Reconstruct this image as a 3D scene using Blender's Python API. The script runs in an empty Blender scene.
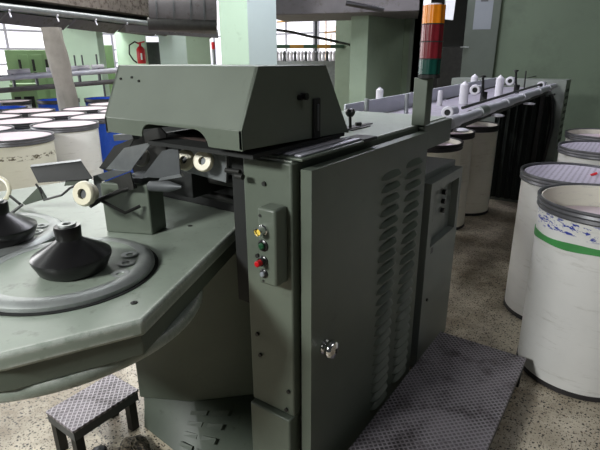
import bpy, math, random
import numpy as np
from mathutils import Vector, Matrix
random.seed(4)
SC = bpy.context.scene
COL = SC.collection
PI = math.pi
# ---------------------------------------------------------------- camera
F, PIT, ROL, AZ, H = 482.0, math.radians(19.2), math.radians(-.3), math.radians(35), 1.6
fw = Vector((-math.sin(AZ)*math.cos(PIT), math.cos(AZ)*math.cos(PIT), -math.sin(PIT)))
_rt = Vector((math.cos(AZ), math.sin(AZ), 0)); _up = _rt.cross(fw)
rt = _rt*math.cos(ROL)+_up*math.sin(ROL); up = rt.cross(fw)
EYE = Vector((0, 0, H))
cd = bpy.data.cameras.new('camera'); cam = bpy.data.objects.new('camera', cd); COL.objects.link(cam)
m = Matrix((rt, up, -fw)).transposed().to_4x4(); m.translation = EYE; cam.matrix_world = m
cd.sensor_width = 36; cd.lens = F/600*36; cd.clip_start = .02; cd.clip_end = 200
SC.camera = cam
# ---------------------------------------------------------------- world, lamps of the hall, added fill lamps, exposure
w = bpy.data.worlds.new('world'); SC.world = w; w.use_nodes = True
w.node_tree.nodes['Background'].inputs[0].default_value = (.80, .86, .92, 1)
w.node_tree.nodes['Background'].inputs[1].default_value = .045
def area(loc, size, power, col, target=None, name='ceiling_or_fill_light'):
    l = bpy.data.lights.new(name, 'AREA'); l.shape = 'RECTANGLE'; l.size, l.size_y = size; l.energy = power; l.color = col
    o = bpy.data.objects.new(name, l); COL.objects.link(o); o.location = loc
    d = (Vector(target)-Vector(loc)) if target else Vector((0, 0, -1))
    o.rotation_euler = d.to_track_quat('-Z', 'Y').to_euler(); return o
area((-4.2, -.4, 3.5), (.5, 2.6), 22, (.97, 1, .98))
area((-1.8, -2.3, 2.9), (.9, .4), 160, (.98, 1, .98), (-.6, 2.0, .8))
area((-3.0, 2.9, 3.7), (.5, 1.8), 60, (.95, .97, 1))
area((-7.5, 3.5, 3.9), (3.0, 5.0), 290, (1, 1, .98))
area((-11, 8.5, 4.4), (5.0, 6.0), 1300, (1, 1, .98))
area((-2.3, 4.6, 3.7), (.4, 3.0), 85, (.88, .87, 1))
area((.7, 1.7, 3.7), (.4, 1.2), 9, (.96, .95, 1))  # fill lamp added over the aisle to lift the floor and right cans
area((-1.0, 5.9, 3.4), (.6, .6), 9, (1, 1, 1), (-3.3, 6.8, 1.4))  # small fill lamp added to brighten the right pillar's side
area((-13, 0, 2.6), (5.0, 2.6), 420, (1, 1, 1), (-3, 1.5, .8), 'window_daylight')
vs = SC.view_settings; vs.view_transform = 'Standard'; vs.look = 'None'; vs.gamma = 1; vs.use_curve_mapping = False; vs.exposure = .0
# ---------------------------------------------------------------- helpers
def ray(x, y): return fw+rt*((x-300)/F)-up*((y-225)/F)
def PX(x, y, v): d = ray(x, y); return EYE+d*(v/d.x)
def PY(x, y, v): d = ray(x, y); return EYE+d*(v/d.y)
def PZ(x, y, v): d = ray(x, y); return EYE+d*((v-H)/d.z)
def PD(x, y, v): d = ray(x, y); return EYE+d*(v/math.hypot(d.x, d.y))    # point at ground distance v
def srgb(c):
    return tuple(((v/255)/12.92 if v/255 <= .04045 else ((v/255+.055)/1.055)**2.4) for v in c)
class G:
    """tiny node graph helper"""
    def __init__(s, name):
        s.m = bpy.data.materials.new(name); s.m.use_nodes = True; s.t = s.m.node_tree
        s.b = s.t.nodes['Principled BSDF']
    def n(s, ty, **k):
        nd = s.t.nodes.new(ty)
        for a, b in k.items():
            if a in nd.inputs: nd.inputs[a].default_value = b
            else: setattr(nd, a, b)
        return nd
    def l(s, a, b): s.t.links.new(a, b)
    def coord(s, scale=(1, 1, 1), space='Object'):
        tc = s.n('ShaderNodeTexCoord'); mp = s.n('ShaderNodeMapping'); mp.inputs['Scale'].default_value = scale
        s.l(tc.outputs[space], mp.inputs[0]); return mp.outputs[0]
    def noise(s, vec, scale, detail=4, rough=.6):
        nd = s.n('ShaderNodeTexNoise'); nd.inputs['Scale'].default_value = scale; nd.inputs['Detail'].default_value = detail
        nd.inputs['Roughness'].default_value = rough; s.l(vec, nd.inputs[0]); return nd.outputs[0]
    def ramp(s, fac, stops, interp='LINEAR'):
        nd = s.n('ShaderNodeValToRGB'); cr = nd.color_ramp; cr.interpolation = interp
        while len(cr.elements) < len(stops): cr.elements.new(.5)
        for e, (p, c) in zip(cr.elements, stops): e.position = p; e.color = tuple(c)[:3]+(1,)
        s.l(fac, nd.inputs[0]); return nd.outputs[0]
    def mix(s, fac, a, b, mode='MIX'):
        nd = s.n('ShaderNodeMix'); nd.data_type = 'RGBA'; nd.blend_type = mode
        for v, i in ((fac, 0), (a, 6), (b, 7)):
            if hasattr(v, 'is_output'): s.l(v, nd.inputs[i])
            else: nd.inputs[i].default_value = v if i == 0 else tuple(v)[:3]+(1,)
        return nd.outputs[2]
    def bump(s, h, strength=.3, dist=.01):
        nd = s.n('ShaderNodeBump'); nd.inputs['Strength'].default_value = strength; nd.inputs['Distance'].default_value = dist
        s.l(h, nd.inputs['Height']); s.l(nd.outputs[0], s.b.inputs['Normal'])
    def done(s, col=None, rough=.5, metal=0, spec=.5):
        if col is not None:
            if hasattr(col, 'is_output'): s.l(col, s.b.inputs['Base Color'])
            else: s.b.inputs['Base Color'].default_value = tuple(col)[:3]+(1,)
        if hasattr(rough, 'is_output'): s.l(rough, s.b.inputs['Roughness'])
        else: s.b.inputs['Roughness'].default_value = rough
        s.b.inputs['Metallic'].default_value = metal; s.b.inputs['Specular IOR Level'].default_value = spec
        return s.m
def paint(name, c, rough=.5, var=.12, scale=6, metal=0, spec=.5, dirt=None, dlo=.62, dhi=.75, bump=.05, wear_glint=None):
    g = G(name); c = srgb(c); v = g.coord(space='Object'); n1 = g.noise(v, scale, 5)
    col = g.ramp(n1, [(.3, [k*(1-var) for k in c]), (.7, [min(1, k*(1+var)) for k in c])])
    if dirt:
        n2 = g.noise(v, scale*2.3, 8, .7); f = g.ramp(n2, [(dlo, (0, 0, 0)), (dhi, (1, 1, 1))])
        col = g.mix(f, col, srgb(dirt))
    if wear_glint:        # pale edges: paint rubbed off, plus the edge highlight put into the colour
        ge = g.n('ShaderNodeNewGeometry'); bv = g.n('ShaderNodeBevel'); bv.samples = 6; bv.inputs['Radius'].default_value = .022; dt = g.n('ShaderNodeVectorMath', operation='DOT_PRODUCT'); g.l(ge.outputs['Normal'], dt.inputs[0]); g.l(bv.outputs[0], dt.inputs[1])
        e = g.ramp(dt.outputs['Value'], [(.95, (1, 1, 1)), (.998, (0, 0, 0))])
        f = g.ramp(g.noise(v, 38, 6, .75), [(.36, (0, 0, 0)), (.54, (1, 1, 1))]); mm = g.n('ShaderNodeMath', operation='MULTIPLY'); g.l(e, mm.inputs[0]); g.l(f, mm.inputs[1])
        col = g.mix(mm.outputs[0], col, srgb(wear_glint))
    if bump: g.bump(g.noise(v, scale*25, 2), bump, .002)
    return g.done(col, rough, metal, spec)
M = {}
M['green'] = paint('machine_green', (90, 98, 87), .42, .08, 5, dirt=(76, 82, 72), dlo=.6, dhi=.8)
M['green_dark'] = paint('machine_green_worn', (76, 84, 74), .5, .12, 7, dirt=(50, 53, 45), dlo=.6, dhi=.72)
M['green_table'] = paint('table_green', (140, 150, 138), .40, .08, 9, dirt=(112, 120, 108), dlo=.56, dhi=.72, wear_glint=(205, 208, 202))
M['grey'] = paint('cabinet_grey', (116, 122, 116), .4, .06, 5)
M['door_grey'] = paint('door_grey', (84, 92, 84), .45, .06, 5)
M['black'] = paint('black_plastic', (22, 21, 22), .3, .2, 10)
M['rubber'] = paint('dark_rubber', (26, 28, 27), .8, .2, 10)
M['dark'] = paint('dark_oily_steel', (44, 44, 42), .55, .3, 12, metal=.3)
M['slate'] = paint('slate_steel', (84, 87, 89), .5, .14, 14, metal=.35)
M['steel'] = paint('brushed_steel', (160, 164, 162), .46, .1, 30, metal=.7, dirt=(110, 110, 108))
M['chrome'] = paint('chrome', (220, 220, 220), .12, .02, 5, metal=1)
M['galv'] = paint('galvanised_steel', (150, 154, 156), .35, .12, 20, metal=.7)
M['alu'] = paint('pale_aluminium', (196, 196, 206), .4, .06, 20, metal=.25)
M['lilac'] = paint('lilac_grey_sheet', (158, 153, 166), .45, .12, 6, metal=.1, dirt=(118, 112, 118), dlo=.55, dhi=.7)
M['board'] = paint('pale_board', (214, 218, 226), .5, .05, 6)
M['white'] = paint('white_plastic', (206, 204, 212), .5, .06, 10)
M['cream'] = paint('cream_ceramic', (226, 220, 196), .3, .06, 20)
M['mint'] = paint('mint_wall_paint', (190, 216, 194), .8, .05, 1.2, dirt=(158, 184, 160))
M['palegreen'] = paint('pale_side_tone', (184, 200, 196), .8, .05, 1.2)  # paler tone for one face of a pillar
M['wallgreen'] = paint('wall_green_paint', (90, 104, 86), .7, .12, .8, dirt=(78, 90, 74), dlo=.5)
M['pillargreen'] = paint('pillar_green_paint', (134, 150, 132), .7, .05, .9, dirt=(122, 138, 120), dlo=.5)
M['tarp'] = paint('grey_tarp', (150, 146, 138), .8, .18, 4)
M['duct'] = paint('duct_sheet', (92, 89, 91), .6, .16, 3, metal=.2, dirt=(72, 66, 62), dlo=.55, dhi=.66)
M['ductrust'] = paint('duct_rusty_sheet', (118, 110, 104), .8, .22, 5, dirt=(66, 56, 50), dlo=.5, dhi=.62)
M['orange'] = paint('orange_lens', (206, 120, 18), .25, .08, 20)
M['red'] = paint('red_lens', (104, 26, 34), .25, .15, 20)
M['greenlens'] = paint('green_lens', (12, 60, 52), .25, .15, 20)
M['redpaint'] = paint('red_paint', (206, 36, 44), .35, .08, 10)
M['redbutton'] = paint('red_button', (190, 20, 30), .35, .05, 10)
M['yellow'] = paint('yellow_lens', (235, 205, 90), .3, .05, 10)
M['greenbutton'] = paint('green_button', (20, 70, 40), .35, .05, 10)
M['paper'] = paint('white_paper', (226, 228, 230), .8, .02, 5)
M['signgrey'] = paint('grey_sign', (130, 136, 142), .6, .04, 5)
M['bluecan'] = paint('blue_can_plastic', (22, 74, 178), .4, .08, 5)
M['bluelid'] = paint('blue_lid', (52, 74, 158), .5, .15, 8)
M['pinklid'] = paint('pinkish_lid', (204, 189, 195), .6, .05, 6)
M['rim'] = paint('can_rim_metal', (98, 98, 102), .4, .15, 15, metal=.4)
M['darkband'] = paint('dark_can_band', (44, 42, 44), .5, .2, 10)
M['band_green'] = paint('green_tape', (70, 146, 80), .5, .15, 12)
M['farmachine'] = paint('far_machine_green', (122, 152, 110), .5, .12, 3)
M['lint'] = paint('cotton_lint', (96, 88, 74), .95, .5, 30, dirt=(20, 18, 16), dlo=.48, dhi=.55)
M['bezel'] = paint('ceiling_white', (200, 205, 200), .9, .04, 1)
M['creel_infill'] = paint('dark_green_infill', (34, 40, 36), .9, .15, 3)
M['orangepipe'] = paint('orange_pipe', (200, 150, 70), .5, .08, 6)
M['greenpipe'] = paint('dark_green_pipe', (74, 100, 82), .5, .08, 6)
def emis(name, col, st, scale=0, col2=None):
    g = G(name); g.done((.8, .8, .8), .5)
    g.b.inputs['Emission Strength'].default_value = st
    c = srgb(col)
    if col2:
        c = g.ramp(g.noise(g.coord(), scale, 3), [(.42, srgb(col)), (.6, srgb(col2))]); g.l(c, g.b.inputs['Emission Color'])
    else: g.b.inputs['Emission Color'].default_value = c+(1,)
    return g.m
M['daylight'] = emis('window_daylight', (250, 250, 255), 1.1, 1.3, (226, 222, 242))
def terrazzo():
    g = G('terrazzo'); v = g.coord(space='Object')
    base = g.ramp(g.noise(v, 1.3, 5), [(.3, srgb((196, 186, 166))), (.7, srgb((222, 212, 192)))])
    nv = g.n('ShaderNodeTexNoise'); nv.inputs['Scale'].default_value = 60; g.l(v, nv.inputs[0])
    vm = g.n('ShaderNodeVectorMath', operation='MULTIPLY_ADD'); vm.inputs[1].default_value = (.012, .012, 0); g.l(nv.outputs[1], vm.inputs[0]); g.l(v, vm.inputs[2]); v = vm.outputs[0]
    def chips(scale, lo, hi, col, thr, base):
        vo = g.n('ShaderNodeTexVoronoi'); vo.inputs['Scale'].default_value = scale; vo.inputs['Randomness'].default_value = 1
        g.l(v, vo.inputs['Vector'])
        shape = g.ramp(vo.outputs['Distance'], [(lo, (1, 1, 1)), (hi, (0, 0, 0))])
        sep = g.n('ShaderNodeSeparateColor'); g.l(vo.outputs['Color'], sep.inputs[0])
        sel = g.ramp(sep.outputs[0], [(thr, (0, 0, 0)), (thr+.02, (1, 1, 1))])
        mm = g.n('ShaderNodeMath', operation='MULTIPLY'); g.l(shape, mm.inputs[0]); g.l(sel, mm.inputs[1])
        return g.mix(mm.outputs[0], base, srgb(col))
    c = chips(64, .24, .40, (30, 26, 24), .52, base)
    c = chips(84, .15, .36, (120, 98, 78), .55, c)
    c = chips(120, .24, .40, (48, 42, 38), .5, c)
    st = g.ramp(g.noise(v, 1.7, 6, .7), [(.40, (1, 1, 1)), (.60, (.42, .385, .34))])
    c = g.mix(1.0, c, st, 'MULTIPLY')
    return g.done(c, .33, 0, .4)
M['terrazzo'] = terrazzo()
def tread():
    g = G('tread_plate'); v = g.coord(space='Object')
    hs = []
    for ang in (PI/4, -PI/4):
        mp = g.n('ShaderNodeMapping'); mp.inputs['Rotation'].default_value = (0, 0, ang); g.l(v, mp.inputs[0])
        wv = g.n('ShaderNodeTexWave'); wv.inputs['Scale'].default_value = 17; wv.wave_profile = 'SIN'; g.l(mp.outputs[0], wv.inputs[0])
        hs.append(g.ramp(wv.outputs[0], [(.62, (0, 0, 0)), (.86, (1, 1, 1))]))
    mx = g.n('ShaderNodeMath', operation='MAXIMUM'); g.l(hs[0], mx.inputs[0]); g.l(hs[1], mx.inputs[1])
    n1 = g.noise(v, 3.5, 6, .7)
    base = g.ramp(n1, [(.38, srgb((78, 74, 76))), (.62, srgb((128, 122, 128)))])
    c = g.mix(mx.outputs[0], base, srgb((164, 158, 164)))
    st = g.ramp(g.noise(v, 5, 8, .75), [(.38, (.3, .28, .28)), (.5, (1, 1, 1))]); c = g.mix(.75, c, st, 'MULTIPLY')
    g.bump(mx.outputs[0], .9, .004); return g.done(c, .4, .45, .5)
M['tread'] = tread()
def perforated():
    g = G('perforated_lid'); v = g.coord(space='Object'); vo = g.n('ShaderNodeTexVoronoi'); vo.inputs['Scale'].default_value = 34
    vo.inputs['Randomness'].default_value = .08; g.l(v, vo.inputs['Vector'])
    c = g.ramp(vo.outputs['Distance'], [(.22, srgb((120, 112, 126))), (.34, srgb((196, 190, 204)))])
    return g.done(c, .5)
M['perf'] = perforated()
def canwhite(name, c, stain, blue=False, z0=.0, z1=1., thr=.56):
    g = G(name); v = g.coord(space='Object'); n1 = g.noise(v, 3, 5); c = srgb(c)
    col = g.ramp(n1, [(.3, [k*.9 for k in c]), (.7, c)])
    mp = g.n('ShaderNodeMapping'); mp.inputs['Scale'].default_value = (1.5, 1.5, 9); g.l(v, mp.inputs[0])
    f = g.ramp(g.noise(mp.outputs[0], 3, 8, .75), [(.56, (0, 0, 0)), (.74, (1, 1, 1))])
    col = g.mix(f, col, srgb(stain))
    if blue:
        sep = g.n('ShaderNodeSeparateXYZ'); g.l(v, sep.inputs[0])
        a = g.ramp(sep.outputs[2], [(z0, (0, 0, 0)), (z0+.015, (1, 1, 1)), (z1, (1, 1, 1)), (z1+.015, (0, 0, 0))])
        mp2 = g.n('ShaderNodeMapping'); mp2.inputs['Scale'].default_value = (14, 14, 40); g.l(v, mp2.inputs[0])
        b = g.ramp(g.noise(mp2.outputs[0], 1.5, 4, .7), [(thr, (0, 0, 0)), (thr+.03, (1, 1, 1))])
        mm = g.n('ShaderNodeMath', operation='MULTIPLY'); g.l(a, mm.inputs[0]); g.l(b, mm.inputs[1])
        col = g.mix(mm.outputs[0], col, blue)
    return g.done(col, .42, 0, .4)
M['can'] = canwhite('white_can_plastic', (228, 227, 224), (194, 190, 184))
M['can_marked'] = canwhite('white_can_with_ink', (232, 231, 228), (196, 194, 188), srgb((50, 66, 160)), .795, .865, .53)
M['can_cream'] = canwhite('cream_can_plastic', (244, 240, 224), (206, 198, 178))
M['can_cream_marked'] = canwhite('cream_can_stained', (214, 212, 196), (194, 190, 172), srgb((88, 80, 62)), .76, .80, .52)
M['can_in'] = canwhite('can_inside', (222, 220, 206), (150, 150, 160))

class MB:
    def __init__(s): s.v = []; s.f = []
    def add(s, vs, fs):
        k = len(s.v); s.v += [tuple(v) for v in vs]; s.f += [tuple(i+k for i in f) for f in fs]; return s
    def box(s, x0, x1, y0, y1, z0, z1):
        v = [(x, y, z) for z in (z0, z1) for x, y in ((x0, y0), (x1, y0), (x1, y1), (x0, y1))]
        return s.add(v, [(3, 2, 1, 0), (4, 5, 6, 7), (0, 1, 5, 4), (1, 2, 6, 5), (2, 3, 7, 6), (3, 0, 4, 7)])
    def prism(s, poly, d):           # poly: list of 3D points (planar), extruded by vector d
        n = len(poly); d = Vector(d); p = [Vector(q) for q in poly]
        nrm = sum(((p[i]-p[0]).cross(p[(i+1) % n]-p[0]) for i in range(1, n)), Vector())
        if nrm.dot(d) > 0: p = p[::-1]
        v = p+[q+d for q in p]
        return s.add(v, [tuple(range(n)), tuple(range(2*n-1, n-1, -1))]+[(i, n+i, n+(i+1) % n, (i+1) % n) for i in range(n)])
    def zprism(s, poly, z0, z1): return s.prism([(x, y, z0) for x, y in poly], (0, 0, z1-z0))
    def lathe(s, prof, c=(0, 0, 0), axis=(0, 0, 1), n=48, close=False):
        ax = Vector(axis).normalized(); q = ax.to_track_quat('Z', 'Y'); c = Vector(c); k0 = len(s.v)
        for r, h in prof:
            for i in range(n):
                a = 2*PI*i/n; s.v.append(tuple(c+q @ Vector((r*math.cos(a), r*math.sin(a), h))))
        m_ = len(prof); rng = range(m_ if close else m_-1)
        for j in rng:
            j2 = (j+1) % m_
            for i in range(n):
                s.f.append((k0+j*n+i, k0+j*n+(i+1) % n, k0+j2*n+(i+1) % n, k0+j2*n+i))
        if not close:
            if prof[0][0] > 1e-5: s.f.append(tuple(k0+i for i in range(n))[::-1])
            if prof[-1][0] > 1e-5: s.f.append(tuple(k0+(m_-1)*n+i for i in range(n)))
        return s
    def cyl(s, a, b, r, n=20, r2=None):
        a, b = Vector(a), Vector(b); return s.lathe([(r, 0), (r if r2 is None else r2, (b-a).length)], a, b-a, n)
    def tube(s, pts, r, n=10):
        pts = [Vector(p) for p in pts]; k0 = len(s.v); N = len(pts)
        t0 = (pts[1]-pts[0]).normalized(); u = t0.orthogonal().normalized()
        for i, p in enumerate(pts):
            t = (pts[min(i+1, N-1)]-pts[max(i-1, 0)]).normalized(); u = (u-t*u.dot(t)).normalized(); w_ = t.cross(u)
            for j in range(n):
                a = 2*PI*j/n; s.v.append(tuple(p+(u*math.cos(a)+w_*math.sin(a))*r))
        for i in range(N-1):
            for j in range(n): s.f.append((k0+i*n+j, k0+i*n+(j+1) % n, k0+(i+1)*n+(j+1) % n, k0+(i+1)*n+j))
        s.f.append(tuple(k0+j for j in range(n))[::-1]); s.f.append(tuple(k0+(N-1)*n+j for j in range(n)))
        return s
    def build(s, name, mat, parent=None, bevel=0, seg=2, smooth=35):
        v = np.array(s.v); lo, hi = v.min(0), v.max(0); o = Vector(((lo[0]+hi[0])/2, (lo[1]+hi[1])/2, lo[2]))
        me = bpy.data.meshes.new(name); me.from_pydata([tuple(Vector(q)-o) for q in s.v], [], s.f); me.update()
        me.materials.append(M[mat] if isinstance(mat, str) else mat)
        me.shade_smooth(); me.set_sharp_from_angle(angle=math.radians(smooth))
        ob = bpy.data.objects.new(name, me); COL.objects.link(ob)
        if parent is not None: ob.parent = parent; ob.location = o-wloc(parent)
        else: ob.location = o
        if bevel:
            b = ob.modifiers.new('bevel', 'BEVEL'); b.width = bevel; b.segments = seg; b.limit_method = 'ANGLE'; b.angle_limit = math.radians(40); b.harden_normals = False
        return ob
def wloc(o):
    l = Vector()
    while o is not None: l += o.location; o = o.parent
    return l
def tag(o, label=None, cat=None, group=None, kind=None):
    for k, v in (('label', label), ('category', cat), ('group', group), ('kind', kind)):
        if v: o[k] = v
    return o
def thing(name, loc, label, cat, group=None):
    o = bpy.data.objects.new(name, None); COL.objects.link(o); o.location = loc; o.empty_display_size = .1
    return tag(o, label, cat, group)
def copy_tree(o, parent=None):
    c = o.copy(); COL.objects.link(c)
    if parent is not None: c.parent = parent
    for ch in [q for q in COL.objects if q.parent == o]: copy_tree(ch, c)
    return c
def struct(mb, name, mat, **k): return tag(mb.build(name, mat, **k), kind='structure')

# ================================================================ THE HALL
struct(MB().box(-22, 5, -5, 22, -.1, 0), 'floor', 'terrazzo')
YW = 7.5
xd0, xd1 = -3.10, -2.28                     # doorway
b = MB(); b.box(-3.8, xd0, YW, YW+.25, 0, 4.2); b.box(xd1, 5, YW, YW+.25, 0, 4.2); b.box(xd0, xd1, YW, YW+.25, 2.55, 4.2)
struct(b, 'wall_right', 'wallgreen')
b = MB(); b.box(PY(350, 50, 6.30).x, -3.267, 6.30, 7.5, 0, 4.2); struct(b, 'trim_1', 'pillargreen', bevel=.01)
b = MB(); b.box(-3.6, -1.6, 9.4, 9.5, 0, 3.6); struct(b, 'wall_back', 'rubber')  # near-black colour stands in for the unlit room beyond the doorway
b = MB(); b.box(xd0-.06, xd0, YW-.03, YW+.28, 0, 2.6).box(xd1, xd1+.06, YW-.03, YW+.28, 0, 2.6).box(xd0-.06, xd1+.06, YW-.03, YW+.28, 2.55, 2.62)
struct(b, 'trim_2', 'door_grey')
# open door leaf swung into the aisle
dh = Vector((xd1-.02, YW-.04, 0)); dd = Vector((-.10, -.30, 0))
a0 = Vector((-1.86, 7.44, 0)); a1 = Vector((-2.27, 7.30, 0))
dv = (a1-a0).normalized(); dn = Vector((dv.y, -dv.x, 0))*-1
if dn.y > 0: dn = -dn
def quadbox(p, d, n_, w0, w1, t0, t1, z0, z1):
    p = Vector(p); pts = [p+d*w0+n_*t0, p+d*w1+n_*t0, p+d*w1+n_*t1, p+d*w0+n_*t1]
    return [(q.x, q.y, z0) for q in pts], (0, 0, z1-z0)
L_ = (a1-a0).length
leaf = struct(MB().prism(*quadbox(a0, dv, dn, 0, L_, 0, .04, .02, 2.6)), 'door_1', 'door_grey', bevel=.004)
pn = MB().prism(*quadbox(a0, dv, dn, .10, L_-.10, .04, .046, 1.95, 2.56)).build('notice_panel', 'signgrey', leaf)
MB().prism(*quadbox(a0, dv, dn, .17, L_-.17, .046, .05, 2.3, 2.4)).build('printed_strip', 'slate', pn)
hp = a1-dv*.03+dn*.04
MB().cyl(hp+Vector((0, 0, 1.72)), hp+dn*.06+Vector((0, 0, 1.72)), .01).cyl(hp+dn*.06+Vector((0, 0, 1.72))-dv*.04, hp+dn*.06+Vector((0, 0, 1.72))+dv*.07, .008).build('door_handle', 'steel', leaf)
# far walls with tall windows
struct(MB().box(-22, -4.0, 17, 17.2, 0, 1.0).box(-22, -4.0, 17, 17.2, 4.0, 5).box(-22, -18, 17, 17.2, 1, 4), 'wall_far', 'mint')
def window(name, x0, x1, z0, z1, y, nx, nz):
    o = struct(MB().box(x0, x1, y+.06, y+.08, z0, z1), name, 'daylight')
    mb = MB()
    for i in range(nx+1): x = x0+(x1-x0)*i/nx; mb.box(x-.035, x+.035, y, y+.06, z0, z1)
    for i in range(nz+1): z_ = z0+(z1-z0)*i/nz; mb.box(x0, x1, y-.005, y+.055, z_-.03, z_+.03)
    mb.build('window_frame', 'alu', o); return o
window('window_1', -18, -11.2, 1.0, 4.0, 17, 5, 2)
window('window_2', -11.0, -4.6, 1.0, 4.0, 17, 4, 2)
struct(MB().box(-20, -19.8, -4, 17, 0, .9).box(-20, -19.8, -4, 17, 3.6, 5), 'wall_left', 'mint')
o = struct(MB().box(-19.98, -19.95, -4, 17, .9, 3.6), 'window_3', 'daylight')
mb = MB()
for i in range(15): mb.box(-19.95, -19.9, -4+i*1.5-.04, -4+i*1.5+.04, .9, 3.6)
for z_ in (1.4, 1.95, 2.6): mb.box(-19.95, -19.89, -4, 17, z_-.035, z_+.035)
mb.build('window_frame', 'alu', o)

# square pillar behind the hood
def pillar(name, px0, pxc, px1, dist, mats, label=None, hh=4.5):
    c = PD(pxc, 55, dist)                               # near vertical edge
    rx = (c.x, c.y)
    # width to the left along -X and to the right along +Y
    def solve(px, dx, dy):
        lo, hi = 0, 6
        for _ in range(40):
            mid = (lo+hi)/2; p = Vector((c.x+dx*mid, c.y+dy*mid, 1.6))-EYE
            x = 300+F*p.dot(rt)/p.dot(fw)
            if (x > px) == (dx < 0): lo = mid
            else: hi = mid
        return lo
    a = solve(px0, -1, 0); bb = solve(px1, 0, 1)
    ob = struct(MB().box(c.x-a, c.x, c.y, c.y+bb, 0, hh), name, mats[0], bevel=.012)
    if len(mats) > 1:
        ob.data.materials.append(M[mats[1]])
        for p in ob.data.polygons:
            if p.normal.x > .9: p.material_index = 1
    return ob
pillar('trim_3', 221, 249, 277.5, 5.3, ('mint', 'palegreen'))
pillar('trim_4', 66, 99, 106, 11, ('mint', 'mint'))
tr5 = pillar('trim_5', 117, 147, 148, 13, ('mint', 'mint'))
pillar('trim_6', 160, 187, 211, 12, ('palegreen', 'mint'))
pillar('trim_7', 335, 352, 356, 9.5, ('pillargreen', 'pillargreen'))

# ================================================================ DRAW FRAME
mach = thing('draw_frame', (-1.2, 1.5, 0), 'grey-green textile draw frame with sloping hood, louvred side door and round turntables on its table', 'machine')
XD, YF = -.80, 1.10
b = MB(); b.box(-.985, XD, YF, 2.06, .42, 1.312); b.box(-1.42, -.985, 1.58, 2.06, .42, 1.312)
b.box(-.982, XD-.005, YF-.02, 2.06, .04, .415)
body = b.build('cabinet_body', 'green', mach, bevel=.006)
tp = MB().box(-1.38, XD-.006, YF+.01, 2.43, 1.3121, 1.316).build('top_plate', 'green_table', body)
for x, y, z_ in [(-.95, 1.097, .70), (-.94, 1.097, .62), (-.82, 1.097, .52), (-.90, 1.097, 1.24), (-.93, 1.09, 1.0), (-.83, 1.097, .44)]:
    MB().cyl((x, y+.004, z_), (x, y-.004, z_), .007, 12).build('screw_head', 'dark', body)
# side door with louvres
MB().box(XD, -.787, 1.14, 2.04, .03, 1.28).build('door_gap_layer', 'rubber', body)  # dark layer forms the gap line behind the door
dr = MB().box(-.7865, -.748, 1.128, 2.045, .02, 1.292)
def louvre(mb, y0, y1, z_):
    n = 10; h = .026; pts = []
    k0 = len(mb.v); x0 = -.748
    for i in range(n+1):
        t = i/n; y = y0+(y1-y0)*t; e = math.sin(PI*min(1, max(0, t)))**.3*.020
        mb.v += [(x0-.0005, y, z_+h*(.5+.5*math.sin(PI*t)**.5)), (x0+e, y, z_+.004), (x0+e, y, z_), (x0-.0005, y, z_)]
    for i in range(n):
        for j in range(3):
            a = k0+i*4+j; mb.f.append((a, a+1, a+5, a+4))
nrow = 23
for r in range(nrow):
    z_ = 1.155-r*.0475
    louvre(dr, 1.60, 1.76, z_+.01); louvre(dr, 1.82, 1.985, z_+.018)
door = dr.build('cabinet_door', 'green', mach, bevel=.003)
lk = MB().lathe([(.0, -.004), (.026, -.004), (.026, .006), (.018, .010), (.026, .016), (.033, .026), (.033, .036), (.028, .044), (.014, .049), (0, .050)], (-.748, 1.205, .668), (1, 0, 0), 32).build('door_lock', 'chrome', door)
MB().box(-.7, -.696, 1.202, 1.208, .660, .676).build('key_slot', 'dark', lk)
# slotted steel strips on the top
b = MB(); st0 = Vector((-.90, 1.13, 1.304))
b.box(-.905, -.775, 1.12, 1.50, 1.316, 1.325).build('strip_plate', 'green', body, bevel=.003)
for i in range(3):
    MB().box(-.895+i*.04, -.870+i*.04, 1.135, 1.50, 1.325, 1.332).build('steel_strip', 'alu', body, bevel=.003)
MB().box(-.86, -.775, 1.50, 1.60, 1.316, 1.329).build('black_block', 'black', body, bevel=.003)
# lever in its slot
lv = MB().box(-1.03, -.955, 1.74, 1.90, 1.316, 1.32).box(-1.0, -.975, 1.70, 1.96, 1.32, 1.323).build('lever_gate', 'dark', body)
ll = MB().cyl((-.988, 1.78, 1.30), (-.988, 1.775, 1.372), .006, 12).cyl((-.975, 1.80, 1.335), (-.96, 1.82, 1.335), .008, 12).build('lever', 'dark', body)
MB().lathe([(0, 0), (.012, .002), (.019, .012), (.021, .022), (.014, .033), (0, .036)], (-.988, 1.775, 1.366), (0, 0, 1), 24).build('lever_knob', 'black', ll)
# hood
hx0, hx1 = -1.46, -.858
side = [(.96, 1.365), (.96, 1.417), (1.037, 1.578), (1.375, 1.576), (1.535, 1.345)]
hb = MB()
hb.prism([(hx1, y, z_) for y, z_ in side], (-.012, 0, 0)); hb.prism([(hx0, y, z_) for y, z_ in side], (.012, 0, 0))
def sheet(p, q, t=.006):       # sheet between profile points p and q spanning the width
    d = Vector((0, q[0]-p[0], q[1]-p[1])).normalized(); n_ = Vector((0, -d.z, d.y))
    if n_.z < 0 or (abs(n_.z) < 1e-6 and n_.y > 0): n_ = -n_
    P0, Q0 = Vector((hx0, p[0], p[1])), Vector((hx0, q[0], q[1]))
    hb.prism([P0, Q0, Q0-n_*t, P0-n_*t], (hx1-hx0, 0, 0))
sheet(side[1], side[2]); sheet(side[2], side[3]); sheet(side[3], side[4])
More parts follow.
